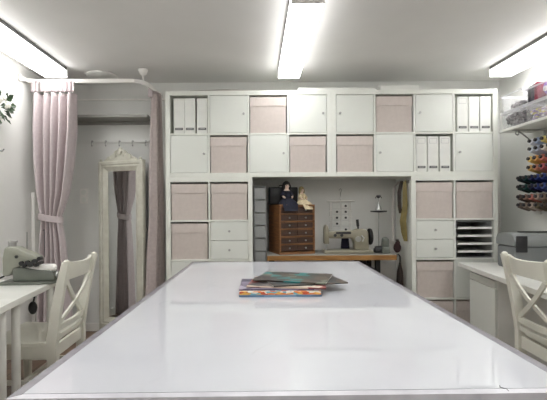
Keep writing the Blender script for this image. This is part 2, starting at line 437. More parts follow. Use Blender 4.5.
# flat cartons on top of the units
ZT = 2.246 + .0005
tag(obj('flat_carton', box(B(), X1 - .29, X1 + .40, YU + .03, YU + .33, 0, .030, .004, 1), M['binder'], loc=(0, 0, ZT)), 'long flat white carton on top of the wall unit, in the middle', 'carton', 'flat cartons on the wall unit')
tag(obj('flat_carton', box(B(), X1 + .44, X1 + .79, YU + .02, YU + .30, 0, .048, .004, 1), M['binder'], loc=(0, 0, ZT)), 'thicker short flat white carton on top of the wall unit, right', 'carton', 'flat cartons on the wall unit')
tag(obj('fabric_roll', tube(B(), [(X0 + .2, YU + .12, .022), (X0 + .5, YU + .11, .024), (X0 + .9, YU + .12, .022)], [.016, .022, .018]), M['greystrap'], smooth=True, loc=(0, 0, ZT - .002)), 'thin grey roll lying on top of the wall unit, left', 'fabric roll')

# ------------------------------------------------------------------ cutting table
c = [(-.372, 2.29), (.590, 2.275), (.566, .665), (-.418, .655)]   # far left, far right, near right, near left
t = thing('cutting_table', 'large glossy white cutting table in the foreground with worn grey edge', 'table', (0.1, 1.45, 0))
def loc2(p, k=0.0):
    x, y = p[0] - .1, p[1] - 1.45
    return (x - math.copysign(k, x), y - math.copysign(k, y))
poly = [loc2(p, .019) for p in c]
obj('tabletop', prism(B(), poly, .868, .9, 'z'), M['top'], t)
e = B(); outer = [loc2(p) for p in c]
inn = [loc2(p, .019) for p in c]
for k in range(4):
    a, b_, c_, d_ = outer[k], outer[(k + 1) % 4], inn[(k + 1) % 4], inn[k]
    if k != 2: prism(e, [a, b_, c_, d_], .858, .9003, 'z')
    else:
        up = .0025
        fb_ = prism(B(), [a, b_, (c_[0], c_[1] - up), (d_[0], d_[1] - up)], .858, .9003, 'z')
        obj('front_band', fb_, M['frontband'], t)
        sm = prism(B(), [(c_[0], c_[1] - up), (d_[0], d_[1] - up), d_, c_], .868, .8965, 'z'); obj('seam', sm, M['dark'], t)
obj('edge_band', e, M['alu'], t)
sc = B(); tube(sc, [(.325, -.758, .9004), (.322, -.765, .9004), (.329, -.771, .9004), (.3275, -.7785, .9004)], .0006, 6); obj('crack', sc, M['dark'], t)
b = B(); box(b, -.36, .36, -.62, -.60, .06, .867); box(b, -.36, .36, .60, .62, .06, .867); box(b, -.36, -.34, -.60, .60, .06, .867); box(b, .34, .36, -.60, .60, .06, .867)
obj('base_cabinet', b, M['unit'], t)
obj('plinth', box(B(), -.33, .33, -.58, .58, 0, .06), M['unit'], t)

# magazines
def magazine(label, loc, rz, m, w=.288, d=.208, th=.007):
    t = thing('magazine', label, 'magazine', loc, rz, 'magazines on the table')
    obj('pages', box(B(), -w / 2 + .001, w / 2 - .001, -d / 2 + .001, d / 2 - .002, .0006, th - .0006), M['paper'], t)
    cv = B(); box(cv, -w / 2, w / 2, -d / 2, d / 2, 0, .0005); box(cv, -w / 2, w / 2, -d / 2, d / 2, th - .0005, th); box(cv, -w / 2, w / 2, -d / 2 - .0006, -d / 2 + .0004, 0, th)
    obj('cover', cv, m, t)
    return t
mg = [
    ('magazine with blue-grey spine at the bottom of the pile', .083, 1.487, 0.5, cover_mat('blue_cover', [(96, 128, 158), (120, 150, 178), (88, 112, 140)], 14), .290, .206, .007),
    ('thick magazine with white and orange spine, second from the bottom of the pile', .083, 1.488, 0.0, cover_mat('orange_cover', [(236, 226, 214), (226, 132, 60), (240, 236, 228), (206, 88, 52), (120, 180, 190), (232, 176, 90)], 55), .286, .206, .011),
    ('magazine with purple-grey cover in the middle of the pile', .082, 1.505, -1.0, cover_mat('purple_cover', [(92, 82, 112), (122, 112, 140), (70, 66, 96), (160, 150, 170)], 12), .286, .206, .0042),
    ('magazine with red spine turned askew in the pile', .120, 1.515, -9, cover_mat('red_cover', [(150, 44, 44), (200, 178, 160), (110, 56, 54), (214, 200, 186), (70, 62, 64)], 24), .286, .206, .0042),
    ('dark magazine sticking out of the pile to the right', .180, 1.545, 12, cover_mat('dark_cover', [(46, 42, 46), (72, 66, 62), (96, 84, 74), (40, 52, 56)], 28), .286, .206, .0042),
    ('topmost magazine of the pile, with teal and brown cover', .150, 1.575, -18, cover_mat('teal_cover', [(58, 70, 66), (92, 80, 66), (44, 130, 132), (70, 58, 52), (118, 122, 110), (60, 50, 48)], 20), .28, .206, .004),
]
z = .9006
for lab, x, y, a, m, w, d, th in mg:
    magazine(lab, (x, y, z), R(a), m, w, d, th); z += th + .0004

# ------------------------------------------------------------------ desks
def desk(label, loc, rz, x0, x1, y0, y1, legs):
    t = thing('desk', label, 'desk', loc, rz)
    obj('desk_top', box(B(), x0, x1, y0, y1, .695, .73, .003, 2), M['desk'], t)
    for lx, ly in legs:
        l = B(); cyl(l, (lx, ly, 0), (lx, ly, .688), .023, 20); cyl(l, (lx, ly, .685), (lx, ly, .695), .045, 20)
        lg = obj('leg', l, M['desk'], t, True)
    return t
AL = R(7)
dl = desk('white desk with round legs along the left wall, holding the blind-stitch machine', (-1.36, 2.75, 0), AL, -.60, 0, -.605, 0, [(-.055, -.535), (-.545, -.535), (-.055, -.05), (-.545, -.05)])
def rel(o, x, y):
    a = o.rotation_euler.z; return (o.location.x + x * math.cos(a) - y * math.sin(a), o.location.y + x * math.sin(a) + y * math.cos(a))
px, py = rel(dl, 0, -.608)
desk('white desk at the left picture edge, butted against the machine desk', (px, py, 0), AL, -.60, 0, -1.2, 0, [(-.055, -.085), (-.545, -.085), (-.055, -1.15), (-.545, -1.15)])
AR = R(-6.5)
dr = desk('white desk along the right wall under the thread rack', (1.735, 3.40, 0), AR, 0, .60, -1.7, 0, [(.05, -1.65), (.55, -1.65), (.55, -.035)])
px, py = rel(dr, .07, -.06)
t = thing('drawer_pedestal', 'white pedestal cabinet standing under the right desk', 'pedestal cabinet', (px, py, 0), AR)
obj('cabinet_body', box(B(), .020, .46, -.44, 0, .03, .662, .002, 1), M['desk'], t)
d = obj('door', box(B(), 0, .018, -.437, -.003, .035, .60, .002, 1), M['door'], t)
obj('drawer_front', box(B(), 0, .018, -.437, -.003, .606, .660, .002, 1), M['door'], t)
for lx in (.06, .42):
    for ly in (-.40, -.04):
        obj('castor', cyl(B(), (lx - .012, ly, .0155), (lx + .012, ly, .0155), .0155, 14), M['black'], t, True)

# ------------------------------------------------------------------ chairs
def make_chair(label, loc, rz):
    t = thing('dining_chair', label, 'chair', loc, rz, 'white cross-back chairs')
    m = M['chair']
    s = B(); prism(s, [(-.225, -.215), (-.215, -.225), (.17, -.20), (.15, -.19), (.15, .19), (.17, .20), (-.215, .225), (-.225, .215)], .420, .445, 'z', .004)
    obj('seat', s, m, t)
    a = B(); box(a, -.20, -.18, -.18, .18, .35, .42); box(a, -.18, .17, -.20, -.18, .35, .42); box(a, -.18, .17, .18, .20, .35, .42); box(a, .155, .175, -.165, .165, .35, .42)
    obj('apron', a, m, t)
    for sy in (-1, 1):
        l = B(); strip(l, [(-.19, sy * .19, 0), (-.19, sy * .19, .42)], [.030, .042], .040, (1, 0, 0)); obj('leg', l, m, t)
        # rear leg and back post in one piece, leaning back
        p = B()
        pts = [(.210, sy * .185, 0), (.168, sy * .186, .25), (.162, sy * .187, .45), (.188, sy * .192, .62), (.224, sy * .198, .80), (.250, sy * .202, .905)]
        strip(p, pts, [.036, .048, .060, .054, .046, .038], .036, (1, 0, 0))
        ball(p, (.251, sy * .202, .906), .0185, 1, .9, .8)
        obj('back_post', p, m, t)
    # curved top rail
    r = B(); pts = []
    for k in range(13):
        u = -1 + k / 6
        pts.append((.222 + .036 * (1 - u * u) - .004, u * .186, .846))
    n = len(pts); rings = []
    for x, y, zc in pts:
        u = y / .186; top = .905 - .010 * (1 - u * u); bot = .792 + .008 * (1 - u * u)
        rings.append([r.verts.new(q) for q in ((x - .019, y, bot), (x + .003, y, bot), (x + .022, y, top - .004), (x + .012, y, top), (x + .001, y, top - .004))])
    for i in range(n - 1):
        for k in range(5): r.faces.new((rings[i][k], rings[i][(k + 1) % 5], rings[i + 1][(k + 1) % 5], rings[i + 1][k]))
    r.faces.new(rings[0][::-1]); r.faces.new(rings[-1]); obj('top_rail', r, m, t, True)
    # cross: two bowed bars
    for sy in (-1, 1):
        cb = B(); pts = []
        for k in range(13):
            u = k / 12; y = sy * (-.165 + .33 * u); zc = .540 + .255 * u
            y += sy * .028 * math.sin(PI * u) * (1 if sy > 0 else 1)
            x = .178 + .058 * u + .010 * math.sin(PI * u) + sy * .004
            pts.append((x, y, zc))
        strip(cb, pts, .013, .026, (1, 0, -.16)); obj('cross_bar', cb, m, t)
    for zc, h in ((.522, .034), (.470, .030)):
        sl = B(); strip(sl, [(.166 + (zc - .45) * .15 + .02 * (1 - (k / 4) ** 2), k / 4 * .18, zc) for k in range(-4, 5)], h, .018, (.12, 0, 1)); obj('back_slat', sl, m, t)
    st = B()
    for sy in (-1, 1): box(st, -.17, .18, sy * .19 - .009, sy * .19 + .009, .20, .225)
    box(st, -.01, .01, -.18, .18, .205, .225); obj('stretcher', st, m, t)
    return t
ch = make_chair('white wooden cross-back chair pushed under the left desk', (-1.345, 2.465, 0), R(1))
rc = dup(ch, (1.766, 2.222, 0), R(180 - 2.5), 'white wooden cross-back chair standing at the right desk')
rc.scale = (1, .95, 1.015)

# ------------------------------------------------------------------ curtain rail and curtains
ZR, YR = 2.335, 3.48
pts = [(XL + .004, YR - .10, ZR), (XL + .03, YR - .03, ZR), (XL + .10, YR, ZR), (-1.5, YR, ZR), (-1.15, YR, ZR), (-1.07, YR + .006, ZR), (-1.02, YR + .03, ZR), (-.985, YR + .085, ZR), (-.968, YR + .16, ZR), (-.958, YR + .28, ZR), (-.955, YB - .004, ZR)]
t = thing('curtain_rail', 'white metal rail bending round the corner alcove, hung from the ceiling', 'curtain rail', (0, 0, 0))
rb = B()
strip(rb, pts, .034, .016, (0, 0, 1)); obj('rail', rb, M['rail'], t)
s = B(); cyl(s, (-1.0, YR + .05, ZR + .01), (-1.0, YR + .05, H - .03), .007, 10); lathe(s, [(.012, -.055), (.03, -.04), (.042, -.005), (.042, 0)], (-1.0, YR + .05, H - .0005)); obj('ceiling_support', s, M['rail'], t, True)
s = B(); cyl(s, (-.955, YB - .02, ZR), (-.955, YB - .0005, ZR), .028, 14); obj('wall_flange', s, M['rail'], t, True)
s = B(); cyl(s, (XL + .0005, YR - .10, ZR), (XL + .016, YR - .10, ZR), .03, 14); obj('wall_flange', s, M['rail'], t, True)

def interp(tab, z):
    for (z0, *a), (z1, *b) in zip(tab, tab[1:]):
        if z0 >= z >= z1:
            f = (z0 - z) / (z0 - z1); f = f * f * (3 - 2 * f) if False else f
            return [p + (q - p) * f for p, q in zip(a, b)]
    return list(tab[-1][1:])
def sheet(name, tab, org, ax, nf, m, parent, z0, z1, nz=70, nu=150, ph=0.0, sharp=0.35, wob=.25):
    """tab rows: z, left, right, amplitude along axis ax"""
    b = B(); ax = Vector(ax); nrm = Vector((-ax.y, ax.x, 0)); rows = []
    for i in range(nz + 1):
        z = z0 + (z1 - z0) * i / nz; l, r, A = interp(tab, z); row = []
        for k in range(nu + 1):
            u = k / nu
            w = 2 * PI * nf * u + ph + wob * math.sin(z * 2.1 + u * 5) + .5 * math.sin(u * 9 + 1.3)
            off = A * (math.sin(w) + sharp * math.sin(2 * w + .6) + .25 * math.sin(w * .47 + z))
            p = Vector(org) + ax * (l + (r - l) * u + .25 * A * math.cos(w)) + nrm * off
            row.append(b.verts.new((p.x, p.y, z)))
        rows.append(row)
    for i in range(nz):
        for k in range(nu): b.faces.new((rows[i][k], rows[i][k + 1], rows[i + 1][k + 1], rows[i + 1][k]))
    o = obj(name, b, m, parent, True)
    md = o.modifiers.new('thickness', 'SOLIDIFY'); md.thickness = .003; md.offset = 0
    return o
t = thing('curtain', 'pale pink curtain tied back at the left wall', 'curtain', (0, 0, 0), 0, 'pink curtains of the alcove')
tab = [(2.34, -1.965, -1.58, .024), (2.18, -1.968, -1.578, .034), (1.9, -1.97, -1.58, .048), (1.6, -1.955, -1.61, .050), (1.35, -1.935, -1.65, .042), (1.20, -1.91, -1.70, .030), (1.13, -1.895, -1.725, .024), (1.05, -1.90, -1.71, .030), (.9, -1.91, -1.69, .034), (.5, -1.93, -1.66, .038), (0.02, -1.95, -1.63, .04)]
sheet('cloth', tab, (0, YR, 0), (1, 0, 0), 5.2, M['curtain'], t, 2.225, .02, ph=.9, sharp=.5, wob=.4)
htab = [(2.36, -1.958, -1.597, .016), (2.2, -1.958, -1.597, .018)]
for k in range(5):
    a = -1.970 + k * .0785
    sheet('heading_pleat', [(2.36, a, a + .070, .009), (2.2, a, a + .070, .009)], (0, YR - .022, 0), (1, 0, 0), 2, M['curtain_head'], t, 2.33, 2.235, 6, 24, k * 1.1)
tb = B(); pp = []
for k in range(25):
    a = 2 * PI * k / 24; pp.append((-1.81 + .105 * math.cos(a), YR + .062 * math.sin(a), 1.13 - .018 * math.cos(a)))
strip(tb, pp, .055, .006, (0, 0, 1)); obj('tie_back', tb, M['curtain'], t, True)

t = thing('curtain', 'dusty pink curtain hanging beside the white wall unit', 'curtain', (0, 0, 0), 0, 'pink curtains of the alcove')
tab = [(2.34, 3.72, 3.875, .014), (2.0, 3.71, 3.875, .022), (1.5, 3.69, 3.875, .026), (1.1, 3.69, 3.875, .028), (.8, 3.66, 3.88, .034), (0.02, 3.62, 3.87, .044)]
tab2 = [(z, a - 3.5, b - 3.5, A) for z, a, b, A in tab]
sheet('cloth', tab2, (-1.022, 3.5, 0), Vector((.27, .963, 0)), 3.6, M['curtaindark'], t, 2.315, .02, 60, 110, .7)
sheet('heading', [(2.36, .20, .375, .012), (2.2, .19, .375, .014)], (-1.042, 3.5, 0), Vector((.27, .963, 0)), 8, M['curtain_head'], t, 2.33, 2.25, 6, 90)

# ------------------------------------------------------------------ alcove: mirror, hooks, shelf, switch
MR = R(-21.5)
t = thing('standing_mirror', 'tall cream carved-frame mirror standing in the corner alcove', 'mirror', (-1.290, 3.775, 0), MR)
W, HT = .262, 1.668
def ring(b, y, ins): 
    return [b.verts.new(q) for q in ((-W + ins, y, ins if ins < .02 else ins + .06), (W - ins, y, ins if ins < .02 else ins + .06), (W - ins, y, HT - ins), (-W + ins, y, HT - ins))]
f = B(); seq = [ring(f, .03, 0), ring(f, -.012, 0), ring(f, -.020, .008), ring(f, -.020, .032), ring(f, -.012, .040), ring(f, -.014, .056), ring(f, .012, .098), ring(f, .03, .098)]
for a, b_ in zip(seq, seq[1:] + seq[:1]):
    for k in range(4): f.faces.new((a[k], a[(k + 1) % 4], b_[(k + 1) % 4], b_[k]))
obj('frame', f, M['cream'], t)
obj('glass', box(B(), -W + .09, W - .09, .014, .019, .15, HT - .09), M['mirror'], t)
obj('back_board', box(B(), -W + .01, W - .01, .0195, .034, .02, HT - .01), M['darkwood'], t)
k_ = B()
cp = [(-.19, HT - .002), (.19, HT - .002), (.19, HT + .012), (.16, HT + .030), (.135, HT + .036), (.112, HT + .056), (.078, HT + .070), (.050, HT + .098), (.022, HT + .108), (0, HT + .128), (-.022, HT + .108), (-.050, HT + .098), (-.078, HT + .070), (-.112, HT + .056), (-.135, HT + .036), (-.16, HT + .030), (-.19, HT + .012)]
prism(k_, cp, -.012, .014, 'y', .004)
cr = obj('crest', k_, M['cream'], t)
for sx in (-1, 1):
    o_ = B()
    tube(o_, [(sx * (.02 + .05 * u + .02 * math.sin(6 * u)), -.016, HT + .085 - .06 * u + .012 * math.sin(9 * u)) for u in [i / 14 for i in range(15)]], [.010 - .005 * i / 14 for i in range(15)], 8)
    obj('scroll', o_, M['cream'], cr, True); o_ = B()
    tube(o_, [(sx * (.130 + .018 * (1 - i / 16) * math.cos(i / 16 * 8)), -.015, HT + .026 + .016 * (1 - i / 16) * math.sin(i / 16 * 8)) for i in range(17)], .005, 8)
    obj('scroll', o_, M['cream'], cr, True)
    obj('finial', ball(B(), (sx * .235, -.004, HT + .010), .013), M['cream'], t, True)
o_ = B(); ball(o_, (0, -.014, HT + .085), .024, 1, .6, 1.5)
obj('carved_shell', o_, M['cream'], cr, True)

t = thing('coat_rack', 'white wall board with five dark hooks above the mirror', 'coat rack', (-1.385, YB, 1.872))
obj('board', box(B(), -.375, .335, -.014, -.0005, -.014, .014, .003), M['wall'], t)
for hx in (-.225, -.09, .045, .175, .305):
    hb = B(); hb = tube(hb, [(hx, -.014, .0), (hx, -.030, -.004), (hx, -.038, -.020), (hx, -.034, -.038), (hx, -.024, -.044)], .005, 8); ball(hb, (hx, -.024, -.044), .007); cyl(hb, (hx, -.0135, 0), (hx, -.018, 0), .011, 12)
    obj('hook', hb, M['steel'], t, True)
t = thing('wall_shelf', 'long pale shelf high across the alcove above the hooks', 'wall shelf', (0, 0, 2.066))
obj('board', box(B(), XL + .001, -1.01, 3.70, YB - .0005, 0, .026, .003), M['shelfgrey'], t)
obj('back_cleat', box(B(), XL + .03, -1.04, YB - .018, YB - .0005, -.03, 0), M['shelfgrey'], t)
t = thing('wall_socket', 'white double wall socket left of the mirror', 'socket', (-1.70, YB, 1.335))
obj('plate', box(B(), -.04, .04, -.010, -.0005, -.075, .075, .004), M['rail'], t)
for zz in (-.036, .036): obj('socket_dish', cyl(B(), (0, -.0095, zz), (0, -.013, zz), .024, 20), M['binder'], t, True)

# left wall bits
t = thing('wall_bouquet', 'small bouquet of white roses and dark leaves hung on the left wall', 'flowers', (XL + .03, 3.02, 2.02))
lv = B(); rnd = random.Random(3)
for k in range(34):
    a = rnd.uniform(0, 2 * PI); rr = rnd.uniform(.02, .10); c0 = Vector((rnd.uniform(.0, .06), math.cos(a) * rr, math.sin(a) * rr - .03)); d = Vector((rnd.uniform(.1, .6), math.cos(a), math.sin(a) - .2)).normalized()
    L_ = rnd.uniform(.05, .08); s_ = d.cross(Vector((1, .2, .3))).normalized() * L_ * .32
    v = [lv.verts.new(c0), lv.verts.new(c0 + d * L_ * .5 + s_ + Vector((.008, 0, 0))), lv.verts.new(c0 + d * L_), lv.verts.new(c0 + d * L_ * .5 - s_ + Vector((.008, 0, 0)))]
    lv.faces.new(v)
o = obj('leaves', lv, M['leaf'], t); md = o.modifiers.new('thickness', 'SOLIDIFY'); md.thickness = .002
for (yy, zz) in ((.0, .05), (-.05, .02), (.05, .0)):
    fl = B()
    for k in range(9):
        a = k * 2.4; rr = .006 + .0022 * k
        ball(fl, (.075 - .002 * k, yy + rr * math.cos(a), zz + rr * math.sin(a)), .015, .7, 1, 1, 10, 6)
    obj('rose', fl, M['petal'], t, True)
st = B(); tube(st, [(.0, .0, -.04), (.015, .005, -.09), (.01, .0, -.14)], .006); obj('stems', st, M['leaf'], t, True)
t = thing('wall_hook', 'small grey hook on the left wall below the bouquet', 'hook', (XL, 3.08, 1.67))
hb = B(); cyl(hb, (.0005, 0, 0), (.012, 0, 0), .016, 14); tube(hb, [(.01, 0, 0), (.045, .0, -.006), (.06, 0, .012)], .006); obj('peg', hb, M['steel'], t, True)

# ------------------------------------------------------------------ blind-stitch machine on the left desk
t = thing('blindstitch_machine', 'old grey-green blind-stitch sewing machine on the left desk', 'sewing machine', (-1.635, 2.56, .7305), R(4))
b = B(); prism(b, [(.0, -.075), (.25, -.075), (.335, -.03), (.335, .06), (.30, .075), (.0, .075)], 0, .018, 'z', .004); obj('base_plate', b, M['basegrey'], t)
b = B(); prism(b, [(.075, .018), (.335, .018), (.335, .060), (.30, .085), (.22, .092), (.13, .110), (.075, .105)], -.045, .05, 'y', .008); obj('lower_housing', b, M['basegrey'], t, True)
b = B(); prism(b, [(.012, .062), (.012, .17), (.022, .232), (.038, .243), (.098, .240), (.118, .225), (.20, .190), (.232, .172), (.236, .150), (.20, .140), (.135, .118), (.085, .104), (.060, .062), (.045, .052), (.022, .052)], -.05, .045, 'y', .014); obj('head', b, M['greygreen'], t, True)
b = B(); cyl(b, (.13, -.01, .095), (.31, -.01, .100), .026, 20); ball(b, (.13, -.01, .095), .026); ball(b, (.31, -.01, .10), .026); obj('cylinder_arm', b, M['rail'], t, True)
b = B(); cyl(b, (.04, 0, .24), (.04, 0, .275), .012); cyl(b, (.065, -.01, .24), (.065, -.01, .268), .018); cyl(b, (.028, 0, .27), (.085, -.004, .272), .007); obj('tension_knobs', b, M['steel'], t, True)
b = B()
for q in ((.135, .137, .014), (.155, .122, .012), (.172, .142, .013), (.19, .128, .016), (.215, .150, .014), (.225, .125, .012), (.245, .165, .013), (.25, .138, .012)): cyl(b, (q[0], -.03, q[1]), (q[0] + .004, -.068, q[1]), q[2], 12)
tube(b, [(.13, -.062, .128), (.18, -.066, .135), (.25, -.06, .16)], .006); obj('stitch_mechanism', b, M['black'], t, True)
b = B(); cyl(b, (.105, -.05, .178), (.105, -.058, .178), .010); obj('screw', b, M['black'], t, True)
b = B(); cyl(b, (.245, .02, .165), (.245, .02, .34), .003, 8); tube(b, [(.245, .02, .34), (.25, .012, .346), (.243, .002, .342)], .0025, 6); obj('thread_guide', b, M['dark'], t, True)
b = B(); cyl(b, (.338, -.015, .055), (.348, -.015, .055), .022, 18); obj('hand_wheel', b, M['steel'], t, True)
b = B(); cyl(b, (.115, .06, .018), (.115, .06, .33), .004, 8); obj('thread_post', b, M['steel'], t, True)
tag(obj('power_cord', tube(B(), [(-1.93, 2.30, .737), (-1.85, 2.38, .737), (-1.76, 2.46, .737), (-1.70, 2.52, .745), (-1.64, 2.555, .775), (-1.622, 2.56, .787)], .006), M['black'], smooth=True), 'black power cord running to the machine on the left desk', 'cord')
t = thing('knee_lever', 'black knee lever hanging under the left desk behind the chair', 'knee lever', (-1.47, 2.62, .6945))
b = B(); tube(b, [(0, 0, 0), (.0, .0, -.05), (-.006, -.01, -.10)], .006); obj('rod', b, M['iron'], t, True)
b = B(); ball(b, (-.008, -.012, -.135), .036, .8, .6, 1.2); obj('pad', b, M['black'], t, True)

# ------------------------------------------------------------------ sewing niche
ZS = .79
t = thing('sewing_table', 'wooden-topped sewing table with black iron stand inside the niche', 'table', (0, 0, 0))
obj('wooden_top', box(B(), .096, 1.228, 3.45, 3.87, ZS - .045, ZS - .003, .002), M['oak'], t)
obj('grey_laminate', box(B(), .097, 1.227, 3.455, 3.869, ZS - .0028, ZS), M['shelfgrey'], t)
for lx in (.14, 1.08):
    l = B(); box(l, lx - .02, lx + .02, 3.50, 3.545, .04, ZS - .046, .004); box(l, lx - .02, lx + .02, 3.77, 3.815, .04, ZS - .046, .004); box(l, lx - .025, lx + .025, 3.46, 3.85, 0, .04, .006); box(l, lx - .015, lx + .015, 3.545, 3.77, .60, .64)
    obj('iron_leg', l, M['iron'], t)
obj('crossbar', box(B(), .161, 1.059, 3.64, 3.665, .14, .18), M['iron'], t)
m_ = B(); cyl(m_, (.86, 3.63, .62), (1.03, 3.63, .62), .075, 20); cyl(m_, (1.03, 3.63, .62), (1.05, 3.63, .62), .045, 18); box(m_, .90, 1.0, 3.60, 3.66, .68, ZS - .046); obj('motor', m_, M['iron'], t, True)
obj('treadle', box(B(), .40, .75, 3.52, 3.80, .10, .125, .006), M['iron'], t)

# wooden chest of small drawers
CR_ = R(16)
t = thing('drawer_chest', 'brown wooden chest of twelve small drawers on the sewing table', 'drawer chest', (.208, 3.49, ZS + .0005), CR_)
CW, CH, CD = .338, .445, .31
b = B(); box(b, 0, .014, 0, CD, 0, CH); box(b, CW - .014, CW, 0, CD, 0, CH); box(b, .014, CW - .014, 0, CD, 0, .022); box(b, .014, CW - .014, 0, CD, CH - .016, CH); box(b, .014, CW - .014, CD - .01, CD, .022, CH - .016)
rowh = (CH - .038) / 6
for r in range(1, 6): box(b, .014, CW - .014, .002, CD - .01, .022 + r * rowh - .007, .022 + r * rowh + .007)
obj('carcass', b, M['midwood'], t)
for r in range(6):
    for c2 in range(2):
        x0 = .016 + c2 * (CW - .028) / 2; x1 = x0 + (CW - .028) / 2 - .004; z0 = .022 + r * rowh + .009; z1 = z0 + rowh - .018
        f = B(); box(f, x0, x1, .008, .020, z0, z1, .002, 1); hollow(f, x0 + .006, x1 - .006, .02, CD - .03, z0 + .002, z1 - .006, .004)
        dd = obj('drawer', f, M['darkwood'], t)
        kb = B(); xm = (x0 + x1) / 2; cyl(kb, (xm, .008, (z0 + z1) / 2), (xm, -.004, (z0 + z1) / 2), .004, 10); ball(kb, (xm, -.008, (z0 + z1) / 2), .008, 1, .8, 1, 12, 8)
        obj('knob', kb, M['steel'], dd, True)
ZC = ZS + CH + .001
def onchest(x, y): a = CR_; return (.208 + x * math.cos(a) - y * math.sin(a), 3.49 + x * math.sin(a) + y * math.cos(a))
cx, cy = onchest(.12, .235)
t = thing('black_case', 'black case standing on the wooden chest behind the dolls', 'case', (cx, cy, ZC), R(6))
obj('case_shell', box(B(), -.135, .135, -.035, .05, 0, .165, .010), M['black'], t, True)
obj('lid_edge', box(B(), -.137, .137, -.006, .004, .003, .167, .003), M['iron'], t)
hb = B(); tube(hb, [(-.04, .005, .163), (-.035, .005, .182), (.035, .005, .182), (.04, .005, .163)], .005); obj('handle', hb, M['iron'], t, True)
obj('latch', box(B(), .06, .075, -.038, -.034, .09, .11, .002, 1), M['iron'], t)

def skin_body(parent, verts, edges, radii, m, root=0):
    me = bpy.data.meshes.new('body'); me.from_pydata(verts, edges, []); me.update()
    o = bpy.data.objects.new('body', me); col.objects.link(o); o.parent = parent
    sk = o.modifiers.new('skin', 'SKIN')
    for i, r in enumerate(radii): me.skin_vertices[0].data[i].radius = (r, r)
    me.skin_vertices[0].data[root].use_root = True
    sk.use_smooth_shade = True
    sd = o.modifiers.new('sub', 'SUBSURF'); sd.levels = 1; sd.render_levels = 2
    me.materials.append(m); return o
def doll(label, loc, rz, s, hair, dress, hat):
    t = thing('doll', label, 'doll', loc, rz, 'seated dolls'); t.scale = (s, s, s)
    V = [(0, 0, .025), (0, .005, .075), (0, .004, .115), (0, 0, .135), (0, -.004, .160), (0, -.002, .180),
         (-.03, 0, .112), (-.045, -.02, .075), (-.03, -.055, .055), (.03, 0, .112), (.045, -.02, .075), (.03, -.055, .055),
         (-.02, -.01, .02), (-.028, -.055, .015), (-.028, -.070, .006), (.02, -.01, .02), (.028, -.055, .015), (.028, -.070, .006)]
    E_ = [(0, 1), (1, 2), (2, 3), (3, 4), (4, 5), (2, 6), (6, 7), (7, 8), (2, 9), (9, 10), (10, 11), (0, 12), (12, 13), (13, 14), (0, 15), (15, 16), (16, 17)]
    rad = [.026, .022, .024, .011, .029, .022, .012, .010, .008, .012, .010, .008, .017, .013, .010, .017, .013, .010]
    skin_body(t, V, E_, rad, M['dollskin'])
    e = B(); [ball(e, (sx * .011, -.0325, .163), .0035, 1, .5, 1, 8, 6) for sx in (-1, 1)]; obj('eyes', e, M['black'], t, True)
    h = B(); ball(h, (0, .008, .170), .034, 1.02, .95, 1.05); ball(h, (0, .014, .140), .030, 1.1, .7, 1.2)
    for sx in (-1, 1): ball(h, (sx * .030, .002, .150), .014, .8, 1, 2.0)
    obj('hair', h, hair, t, True)
    d = B()
    lathe(d, [(.030, .118), (.034, .085), (.030, .062), (.050, .045), (.072, .020), (.085, .0008), (.078, .0008), (.0, .03)], (0, 0, 0), 22)
    for sx in (-1, 1): cone(d, (sx * .026, 0, .114), (sx * .047, -.022, .070), .016, .020, 12)
    for v in d.verts:
        if v.co.z < .05: v.co.y = v.co.y * (1.45 if v.co.y < 0 else .7) - .03 * (1 - v.co.z / .05); v.co.x *= 1 + .06 * math.sin(9 * math.atan2(v.co.y, v.co.x))
    for v in d.verts:
        if v.co.y < -.096: v.co.z -= min(1, (-v.co.y - .096) / .018) * .055
    obj('dress', d, dress, t, True)
    if hat:
        b = B(); lathe(b, [(.050, .186), (.050, .190), (.030, .193), (.028, .212), (.0, .216)], (0, .004, 0), 20); obj('hat', b, dress, t, True)
    else:
        b = B(); lathe(b, [(.028, .112), (.040, .106), (.030, .119)], (0, 0, 0), 20); obj('collar', b, dress, t, True)
    return t
cx, cy = onchest(.105, .100)
doll('seated black-haired doll in a dark navy dress on the chest', (cx, cy, ZC), R(14), 1.06, M['dollhair'], M['navydress'], False)
cx, cy = onchest(.248, .085)
doll('smaller seated doll in a cream dress beside the navy doll', (cx, cy, ZC), R(34), .82, M['dollblond'], M['creamdress'], False)

# plastic drawer tower at the left of the niche
t = thing('drawer_tower', 'slim frosted drawer tower at the left side of the niche', 'drawer tower', (.018, 3.66, 0))
b = B(); box(b, -.055, .055, -.14, .14, .0, .012); [box(b, sx - .003, sx + .003, -.14, .14, .012, 1.40) for sx in (-.052, .052)]; box(b, -.055, .055, -.14, .14, 1.40, 1.406)
obj('case', b, M['drawerplastic'], t)
for k in range(12):
    z0 = .016 + k * .1152
    f = B(); box(f, -.048, .048, -.146, -.140, z0, z0 + .106, .002, 1); hollow(f, -.047, .047, -.14, .13, z0, z0 + .095, .003)
    obj('drawer', f, M['drawerplastic'], t)
t.location = (.036, 3.70, 0)

